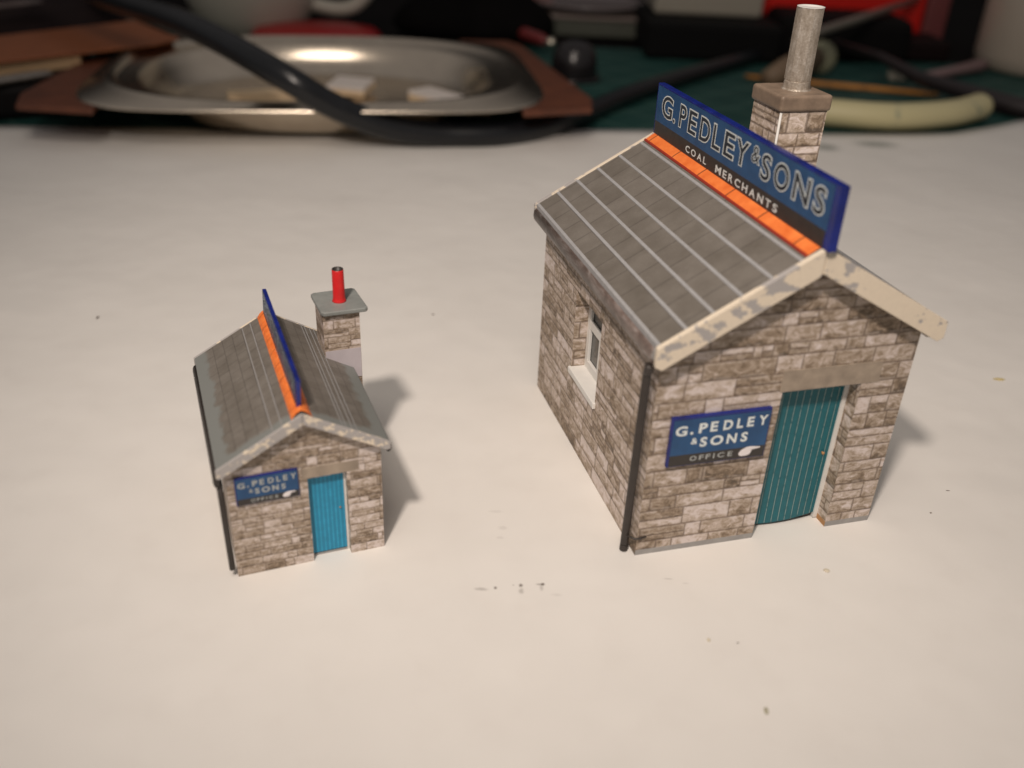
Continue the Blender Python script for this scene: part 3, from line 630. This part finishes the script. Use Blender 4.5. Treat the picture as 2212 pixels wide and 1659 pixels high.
def walls(root, p):
    W, D, tan, h = p['W'], p['D'], p['tan'], p['h']; s = p['s']; st = M[p['stonem']]; th = p['th']
    top = lambda x: h - th + tan * (x if x < W / 2 else W - x)
    bz = p['bz']; dx0, dx1, dz = p['door']; dep = p['dep']
    S1 = stones(W, h + tan * W / 2, s, p['seed'])
    e = MB()
    # front gable
    conv = [[(0, bz), (dx0, bz), (dx0, dz), (0, dz)], [(dx1, bz), (W, bz), (W, dz), (dx1, dz)], [(0, dz), (W, dz), (W, top(W)), (W / 2, top(W / 2)), (0, top(0))]]
    stone_face(e, (0, 0, 0), (1, 0, 0), (0, 0, 1), conv, S1)
    # reveals
    S2 = stones(dep, dz, s, p['seed'] + 1, ws=(0.3, 0.5))
    stone_face(e, (dx1, dep, 0), (0, -1, 0), (0, 0, 1), [[(0, bz), (dep, bz), (dep, dz), (0, dz)]], S2)
    stone_face(e, (dx0, 0, 0), (0, 1, 0), (0, 0, 1), [[(0, bz), (dep, bz), (dep, dz), (0, dz)]], S2)
    e.face([(dx0, 0, dz), (dx0, dep, dz), (dx1, dep, dz), (dx1, 0, dz)], 1)
    # bottom edge of the card, grey
    if bz > 0:
        for a, b in ((0, dx0), (dx1, W)):
            e.face([(a, 0.0, 0), (b, 0.0, 0), (b, 0, bz), (a, 0, bz)], 1)
        e.face([(dx1, dep, 0), (dx1, 0, 0), (dx1, 0, bz), (dx1, dep, bz)], 3); e.face([(dx0, 0, 0), (dx0, dep, 0), (dx0, dep, bz), (dx0, 0, bz)], 1)
    # inner backing
    e.face([(dx1, dep, 0), (dx1, dep, dz), (W - 0.02, dep, dz), (W - 0.02, dep, 0)], 2)
    e.build('front_wall', [st, M['cardgrey'], M['cardinner'], M['rust']], root)
    # side, back walls
    wy0, wy1, wz0, wz1 = p['win']; zt = h - th
    e = MB(); S3 = stones(D, zt, s, p['seed'] + 2)
    # left: u runs from back to front so faces point outwards
    u0, u1 = D - wy1, D - wy0
    convl = [[(0, 0), (u0, 0), (u0, zt), (0, zt)], [(u1, 0), (D, 0), (D, zt), (u1, zt)], [(u0, 0), (u1, 0), (u1, wz0), (u0, wz0)], [(u0, wz1), (u1, wz1), (u1, zt), (u0, zt)]]
    stone_face(e, (0, D, 0), (0, -1, 0), (0, 0, 1), convl, S3)
    wd = p['wd']; S4 = stones(wd, zt, s, p['seed'] + 3, ws=(0.4, 0.6))
    stone_face(e, (0, wy1, 0), (1, 0, 0), (0, 0, 1), [[(0, wz0), (wd, wz0), (wd, wz1), (0, wz1)]], S4)
    stone_face(e, (wd, wy0, 0), (-1, 0, 0), (0, 0, 1), [[(0, wz0), (wd, wz0), (wd, wz1), (0, wz1)]], S4)
    e.face([(0, wy0, wz1), (wd, wy0, wz1), (wd, wy1, wz1), (0, wy1, wz1)], 1)
    e.build('side_wall', [st, M['cardgrey']], root)
    e = MB(); stone_face(e, (W, 0, 0), (0, 1, 0), (0, 0, 1), [[(0, 0), (D, 0), (D, zt), (0, zt)]], stones(D, zt, s, p['seed'] + 4)); e.build('side_wall', st, root)
    e = MB(); stone_face(e, (W, D, 0), (-1, 0, 0), (0, 0, 1), [[(0, 0), (W, 0), (W, top(W)), (W / 2, top(W / 2)), (0, top(0))]], stones(W, h + tan * W / 2, s, p['seed'] + 5)); e.build('rear_wall', st, root)
    # window
    wn = MB(); b = 0.15 * s; fx0, fx1 = wd - 0.03 * s, wd + 0.04 * s
    zm = p['rail']
    for (ya, yb, za, zb) in ((wy0 - b * .3, wy0 + b, wz0, wz1), (wy1 - b, wy1 + b * .3, wz0, wz1), (wy0 + b, wy1 - b, wz0, wz0 + b * 1.3), (wy0 + b, wy1 - b, wz1 - b, wz1), (wy0 + b, wy1 - b, zm - b * .6, zm + b * .6)):
        wn.box((fx0, ya, za), (fx1, yb, zb))
    wf = wn.build('window', M['white'], root, bevel=0.01 * s)
    e = MB(); ym = (wy0 + wy1) / 2; e.box((fx0 + 0.005, ym - b * .35, wz0 + b * 1.31), (fx1 - 0.01, ym + b * .35, zm - b * .61)); e.build('glazing_bar', M['white'], wf)
    e = MB(); e.box((fx1 + 0.005, wy0 - 0.05, wz0 - 0.05), (fx1 + 0.02, wy1 + 0.05, wz1 + 0.05)); e.build('pane', M['glass'], wf)
    e = MB(); e.box((-0.06 * s, wy0 - 0.05 * s, wz0 - 0.13 * s), (wd + 0.02, wy1 + 0.04 * s, wz0 + 0.004)); e.build('sill', M['white'], wf, bevel=0.012 * s)
    # door
    e = MB(); dl = p['doorbox']; n = 8
    d0, d1, z0 = dl; yd = dep + 0.02 * s
    nx_, nz_ = 12, 14; zt_ = dz + 0.05 * s; V = []; Fs = []
    for layer in (0, 1):
        for j in range(nz_ + 1):
            for i in range(nx_ + 1):
                u, v = i / nx_, j / nz_
                zb_ = z0 + p['curl'] * (0.9 * u * u - 0.45 * math.sin(math.pi * u))
                V.append((d0 + (d1 - d0) * u, yd + 0.04 * s * layer - p['curl'] * 0.8 * math.sin(math.pi * u) * (1 - v) ** 3, zb_ + (zt_ - zb_) * v))
    K = (nx_ + 1) * (nz_ + 1)
    for j in range(nz_):
        for i in range(nx_):
            a = j * (nx_ + 1) + i; q = (a, a + 1, a + nx_ + 2, a + nx_ + 1); Fs.append(q); Fs.append(tuple(K + t for t in q[::-1]))
    for i in range(nx_): Fs.append((i, K + i, K + i + 1, i + 1))
    for j in range(nz_): a = j * (nx_ + 1); b = a + nx_; Fs.append((a, a + nx_ + 1, K + a + nx_ + 1, K + a)); Fs.append((b, K + b, K + b + nx_ + 1, b + nx_ + 1))
    e.idx(V, Fs); dr = e.build('door', M[p['doorm']], root)
    e = MB(); kx, kz = p['knob']; e.tube([(kx, yd, kz), (kx, yd - 0.02 * s, kz), (kx, yd - 0.05 * s, kz), (kx, yd - 0.06 * s, kz)], [0.02 * s, 0.02 * s, 0.032 * s, 0.018 * s], 10); e.build('handle', M['rust'], dr)
    e = MB(); e.box((d1 + 0.004, yd - 0.03 * s, bz * 0.2), (d1 + p['fw'], yd + 0.05 * s, dz)); e.build('frame', M['white'], dr)
    e = MB(); e.box((d0, yd + 0.06 * s, 0.002), (d1, yd + 0.10 * s, z0 + 0.1 * s)); e.box((d0, yd - 0.01 * s, 0.004), (d1, yd + 0.055 * s, z0 - 0.05 * s)) if p['curl'] == 0 else None; e.build('threshold_shade', M[p['thrm']], dr)  # large hut: black strip stands in for the shadow under the lifted door
    e = MB(); lx0, lx1, lz0, lz1 = p['lintel']; e.box((lx0, -0.012 * s, lz0), (lx1, 0.1, lz1)); e.build('lintel', M['lintel'], root, bevel=0.006)

def wall_sign(root, p, k, ox, oz, white_text):
    # k scales the whole sign; coordinates are those of the large one
    x0, x1, z0, z1 = 0.335, 2.25, 2.0, 3.03
    T = lambda x, z: (ox + (x - x0) * k, oz + (z - z0) * k)
    org = Vector((ox - x0 * k, 0, oz - z0 * k)); ux = Vector((k, 0, 0)); uz = Vector((0, 0, k)); nr = Vector((0, -1, 0)); yf = -0.085 * k
    e = MB(); a = T(x0, z0); b = T(x1, z1); e.box((a[0], yf + 0.004, a[1]), (b[0], -0.002, b[1]), 0)
    sg = e.build('wall_sign', M['blue_edge'], root, bevel=0.012 * k)
    f = MB(); m_ = 0.03
    q = lambda xa, za, xb, zb, mi: f.face([(T(xa, za)[0], yf, T(xa, za)[1]), (T(xb, za)[0], yf, T(xb, za)[1]), (T(xb, zb)[0], yf, T(xb, zb)[1]), (T(xa, zb)[0], yf, T(xa, zb)[1])], mi)
    q(x0 + 0.035, z0 + 0.02, x1 - 0.02, 2.245, 1); q(x0 + 0.035, 2.245, x1 - 0.02, z1 - 0.05, 0)
    f.build('sign_face', [M['blue'], M['black']], sg)
    L = MB(); org.y = yf; A = (org, ux, uz, nr, 0.003)
    def G(c, x0_, x1_, za, zb, mi=0, off=0.035):
        if not white_text: mi = 1  # faded sign takes the paler letter colour
        put(L, c, (x0_, x1_, za, zb), off, org, ux, uz, nr, 0.004 + 0.001 * mi, mi, off)
    hz0, hz1 = 2.67, 2.875
    for c, a_, b_, d in (('G', .42, .64, -.02), ('.', .70, .76, -.01), ('P', .86, 1.02, 0), ('E', 1.08, 1.22, 0.005), ('D', 1.33, 1.51, .005), ('L', 1.59, 1.71, 0.01), ('E', 1.79, 1.925, .015), ('Y', 2.01, 2.19, 0.02)):
        G(c, a_, b_, hz0 + d, (hz0 + 0.06 if c == '.' else hz1) + d)
    L.build('lettering', [M['letter'], M['letter_dim']], sg); L = MB()
    G('&', .745, .87, 2.45, 2.58, 0, 0.02)
    for c, a_, b_ in (('S', .92, 1.055), ('O', 1.12, 1.37), ('N', 1.44, 1.63), ('S', 1.715, 1.845)): G(c, a_, b_, 2.375, 2.58)
    L.build('lettering', [M['letter'], M['letter_dim']], sg); L = MB()
    for c, a_, b_ in (('O', .77, .90), ('F', .95, 1.04), ('F', 1.08, 1.17), ('I', 1.225, 1.25), ('C', 1.31, 1.44), ('E', 1.51, 1.60)): G(c, a_, b_, 2.095, 2.20, 1, 0.02)
    L.build('lettering', [M['letter'], M['letter_dim']], sg)
    Hd = MB(); pts = [(1.735, 2.085), (1.79, 2.062), (1.87, 2.06), (1.935, 2.075), (1.965, 2.105), (1.975, 2.14), (1.985, 2.17), (1.99, 2.192), (2.08, 2.196), (2.135, 2.202), (2.148, 2.214), (2.135, 2.228), (2.06, 2.238), (1.99, 2.25), (1.93, 2.255), (1.87, 2.245), (1.80, 2.215), (1.75, 2.175), (1.73, 2.13)]
    C = (1.88, 2.15)
    for i in range(len(pts)):
        a_, b_ = pts[i], pts[(i + 1) % len(pts)]
        Hd.face([org + ux * u + uz * v + nr * 0.004 for u, v in (C, a_, b_)], 0)
    Hd.build('pointing_hand', M['handwhite'], sg)

def roof_sign(root, p, k, xf, thick, yb, zb, lean=0.0, hscale=1.0):
    # left face in plane x = xf, text runs from the back (y = yb) to the front; big sign coordinates: u = 6.75 - y, v = z - 6.17
    Lh, Hh = 7.16 * k, 0.99 * k * hscale
    piv = empty('roof_sign', (xf, yb, zb)); bpy.data.objects.remove(piv)
    e = MB(); e.box((0, -Lh, 0), (thick, 0, Hh)); sg = e.build('roof_sign', M['blue_edge'], root, bevel=0.012 * k, loc=(xf, yb, zb)); sg.rotation_euler = (0, lean, 0)
    f = MB(); xx = -0.004
    def q(u0, v0, u1, v1, mi): f.face([(xx, -u0 * k, v0 * k * hscale), (xx, -u1 * k, v0 * k * hscale), (xx, -u1 * k, v1 * k * hscale), (xx, -u0 * k, v1 * k * hscale)], mi)
    q(0.05, 0.27, 7.0, 0.955, 0); q(0.05, 0.015, 6.98, 0.27, 1); f.build('sign_face', [M['blue'], M['black']], sg)
    L = MB(); org = Vector((xx, 0, 0)); ux = Vector((0, -k, 0)); uz = Vector((0, 0, k * hscale)); nr = Vector((-1, 0, 0))
    big = (('G', 6.41, 5.87), ('.', 5.80, 5.70), ('P', 5.50, 5.18), ('E', 5.06, 4.68), ('D', 4.51, 4.06), ('L', 3.94, 3.60), ('E', 3.45, 3.04), ('Y', 2.98, 2.50), ('S', 2.0, 1.68), ('O', 1.54, 1.05), ('N', 0.89, 0.39), ('S', 0.25, -0.07))
    for c, ya, yb_ in big:
        bx = (6.75 - ya, 6.75 - yb_, 0.425, (0.50 if c == '.' else 0.845))
        put(L, c, bx, 0.045, org, ux, uz, nr, 0.004, 0, 0.02); put(L, c, bx, 0.008, org, ux, uz, nr, 0.008, 1, 0.02)
    bx = (6.75 - 2.38, 6.75 - 2.07, 0.60, 0.875); put(L, '&', bx, 0.04, org, ux, uz, nr, 0.004, 0, 0.02); put(L, '&', bx, 0.0, org, ux, uz, nr, 0.008, 1, 0.02)
    L.build('lettering', [M['letter'], M['letter_in']], sg); L = MB()
    off = 0.02
    word(L, 'COAL', 6.75 - 5.04, 6.75 - 4.06, 0.065, 0.19, REL, off, org, ux, uz, nr, 0.004, 0, off)
    L.build('lettering', [M['letter'], M['letter_in']], sg); L = MB()
    word(L, 'MERCHANTS', 6.75 - 3.65, 6.75 - 1.25, 0.055, 0.19, REL, off, org, ux, uz, nr, 0.004, 0, off)
    L.build('lettering', [M['letter'], M['letter_in']], sg)
    return sg

# ---------------- large hut
BW, BD, Bh, Btan = 5.0, 6.4797, 4.6625, 1.4123 / 2.5
big = empty('model_coal_office', (2.4434, 13.5595, 0.021), 0.2849)
tag(big, 'larger stone printed card model hut with teal door and long blue roof sign', 'model building', 'card model coal offices')
P1 = dict(W=BW, D=BD, tan=Btan, h=Bh, s=1.0, ff=0.31, fb=0.31, bt=0.10, ov=0.2, th=0.13, xs=([-0.17, 0.27, 0.71, 1.17, 1.65, 2.13], [0.27, 0.71, 1.17, 1.65, 2.13]), sw=0.058,
          slate='slate', stripm='strip', bargem='barge', bh=0.46, rw=0.285, rn=1, rh=0.02, round=False, redline=True, ridgem='ridge', stonem='stone', bz=0.12, door=(2.43, 4.02, 3.27), dep=0.30,
          curl=0.06, doorbox=(2.35, 3.93, 0.085), fw=0.09, seed=11, win=(2.69, 4.22, 1.76, 3.55), wd=0.33, rail=2.80, knob=(3.80, 1.60), doorm='door', thrm='black', lintel=(2.37, 4.37, 3.28, 3.71))
walls(big, P1); add_roof(big, P1); ridge(big, P1)
wall_sign(big, P1, 1.0, 0.335, 2.0, 1)
roof_sign(big, P1, 1.0, 2.43, 0.15, 6.75, 6.06, 0.0, 1.09)
# gutter and drainpipe
def gutter(root, cx, cz, ra, rb, y0, y1, mats, capm):
    e = MB(); n = 20; R_ = []
    for y in (y0, y0 + 0.01, y1): R_.append([(cx + ra * math.cos(2 * math.pi * k / n), y, cz + rb * math.sin(2 * math.pi * k / n)) for k in range(n)])
    e.rings(R_, 0); g = e.build('gutter', mats, root)
    e = MB(); e.rings([[(cx + ra * (0.95 if math.sin(2 * math.pi * k / n) > 0 else 0.8) * math.cos(2 * math.pi * k / n), y, cz + rb * (0.98 if math.sin(2 * math.pi * k / n) > 0 else 0.45) * math.sin(2 * math.pi * k / n)) for k in range(n)] for y in (y0 - 0.05 * ra / .18, y0 + 0.015)], 0, smooth=False); e.build('end_cap', capm, g)
gutter(big, -0.145, 4.32, 0.11, 0.18, -0.12, 6.72, M['gutter'], M['cardgrey'])
gutter(big, BW + 0.19, 4.30, 0.165, 0.20, 0.0, 4.9, M['gutter'], M['cardgrey'])
e = MB(); e.tube(spline([(-0.25, -0.10, 4.15), (-0.235, -0.06, 4.0), (-0.22, 0.0, 3.8), (-0.19, 0.09, 2.0), (-0.15, 0.2, 0.3), (-0.15, 0.2, 0.13), (-0.16, 0.19, 0.03)], 6), 0.078, 14)
dp = e.build('drainpipe', M['blackpipe'], big)
e = MB(); e.tube([(-0.16, 0.12, 0.42), (-0.06, -0.02, 0.42), (0.05, -0.03, 0.42), (0.17, -0.025, 0.44)], [0.02, 0.022, 0.022, 0.016], 8)
e.build('pipe_bracket', M['blackpipe'], dp)
# chimney
def chimney(root, x0, x1, y0, y1, zt, cap, fl, mats, s, cseed):
    e = MB(); hgt = zt
    st = stones(max(x1 - x0, y1 - y0), hgt, s, cseed)
    w_, d_ = x1 - x0, y1 - y0
    stone_face(e, (x0, y0, 0), (1, 0, 0), (0, 0, 1), [[(0, 0), (w_, 0), (w_, zt), (0, zt)]], st)
    stone_face(e, (x0, y1, 0), (0, -1, 0), (0, 0, 1), [[(0, 0), (d_, 0), (d_, zt), (0, zt)]], stones(d_, hgt, s, cseed + 1))
    stone_face(e, (x1, y0, 0), (0, 1, 0), (0, 0, 1), [[(0, 0), (d_, 0), (d_, zt), (0, zt)]], stones(d_, hgt, s, cseed + 2))
    stone_face(e, (x1, y1, 0), (-1, 0, 0), (0, 0, 1), [[(0, 0), (w_, 0), (w_, zt), (0, zt)]], stones(w_, hgt, s, cseed + 3))
    ch = e.build('chimney', mats[0], root)
    return ch
ch = chimney(big, 4.50, 5.58, 5.06, 6.24, 6.86, None, None, [M['stone_chimney']], 1.15, 33)
e = MB(); e.tube([(4.50, 5.06, 4.2), (4.50, 5.06, 6.85)], 0.028, 8); e.build('corner_edge', M['white'], ch)
e = MB(); e.box((4.43, 5.0, 6.862), (5.64, 6.3, 7.2)); e.build('chimney_cap', M['capstone'], ch, bevel=0.07, seg=4)
e = MB(); n = 28
def fl(r, z, rip=0.0): return [(5.11 + (r + (rip if k % 4 == 0 else 0)) * math.cos(2 * math.pi * k / n), 5.65 + (r + (rip if k % 4 == 0 else 0)) * math.sin(2 * math.pi * k / n), z) for k in range(n)]
e.rings([fl(0.32, 7.19), fl(0.285, 7.23), fl(0.275, 7.37), fl(0.265, 7.38), fl(0.27, 7.40, 0.013), fl(0.27, 8.3, 0.012), fl(0.272, 8.83, 0.01)], smooth=False, cap1=False); fo = e.build('flue_pipe', M['flue'], ch)
e = MB(); e.rings([fl(0.278, 8.828), fl(0.28, 8.842), fl(0.25, 8.845), fl(0.235, 8.825)], 0); e.build('flue_rim', M['white'], ch)

# ---------------- small hut
SW, SD, Sh, Stan = 2.6532, 3.7796, 2.4835, 0.7428 / 1.3266
sm = empty('model_coal_office', (-4.7021, 12.5018, 0.021), 0.3909)
tag(sm, 'smaller stone printed card model hut with bright blue door and red chimney pot', 'model building', 'card model coal offices')
P2 = dict(W=SW, D=SD, tan=Stan, h=Sh, s=0.53, ff=0.17, fb=0.15, bt=0.05, ov=0.125, th=0.06, xs=([0.84, 1.0], [0.42, 0.5, 0.6, 0.66]), sw=0.022,
          slate='slate_small', stripm='strip_small', bargem='barge_small', bh=0.20, rw=0.17, rn=16, rh=0.075, round=True, redline=False, ridgem='ridge_small', stonem='stone_small', bz=0.0, door=(1.345, 2.03, 1.83), dep=0.13,
          curl=0.0, doorbox=(1.32, 1.985, 0.06), fw=0.042, seed=23, win=(1.4, 2.2, 0.95, 1.85), wd=0.13, rail=1.5, knob=(1.90, 1.0), doorm='door_small', thrm='cardgrey', lintel=(1.26, 2.25, 1.84, 2.05))
walls(sm, P2); add_roof(sm, P2); ridge(sm, P2)
k2 = (1.19 - 0.13) / 1.915
wall_sign(sm, P2, k2, 0.13, 1.545, 0)
roof_sign(sm, P2, 0.529, 1.27, 0.075, 3.80, 3.19, 0.05, 1.12)
gutter(sm, -0.135, 2.16, 0.06, 0.14, -0.08, 3.82, M['blackpipe'], M['blackpipe'])
gutter(sm, SW + 0.14, 2.20, 0.055, 0.10, 0.0, 2.5, M['blackpipe'], M['blackpipe'])
e = MB(); e.tube([(-0.10, -0.02, 2.15), (-0.09, 0.0, 1.2), (-0.08, 0.02, 0.18)], 0.045, 10, flat=1.2); dp = e.build('drainpipe', M['blackpipe'], sm)
ch = chimney(sm, 2.235, 2.94, 2.62, 3.40, 3.62, None, None, [M['stone_small']], 0.62, 51)
e = MB(); e.box((2.245, 2.612, 2.2), (2.935, 2.619, 2.84)); e.build('flashing', M['flash'], ch)
e = MB(); cxs = [(2.20, 2.60), (2.25, 2.53), (3.05, 2.53), (3.10, 2.58), (3.05, 3.48), (2.99, 3.53), (2.23, 3.50), (2.17, 3.45)]
e.prism([(a, b, 3.622) for a, b in cxs], (0, 0, 0.085)); e.build('chimney_cap', M['greypaint'], ch, bevel=0.02, seg=3)
def c2(r, z): return [(2.64 + r * math.cos(2 * math.pi * k / 24), 3.0 + r * math.sin(2 * math.pi * k / 24), z) for k in range(24)]
e = MB(); e.rings([c2(0.145, 3.70), c2(0.125, 3.73), c2(0.118, 3.8), c2(0.112, 4.34), c2(0.106, 4.36), c2(0.095, 4.36), c2(0.09, 4.2)], 0, cap1=False); cp = e.build('chimney_pot', M['red'], ch)
e = MB(); e.rings([c2(0.108, 4.361), c2(0.105, 4.372), c2(0.085, 4.37), c2(0.08, 4.25), c2(0.04, 4.24)], 0, cap0=False); e.build('black_rim', M['black'], ch)  # black top edge and inner plug of the pot
bpy.context.view_layer.update()
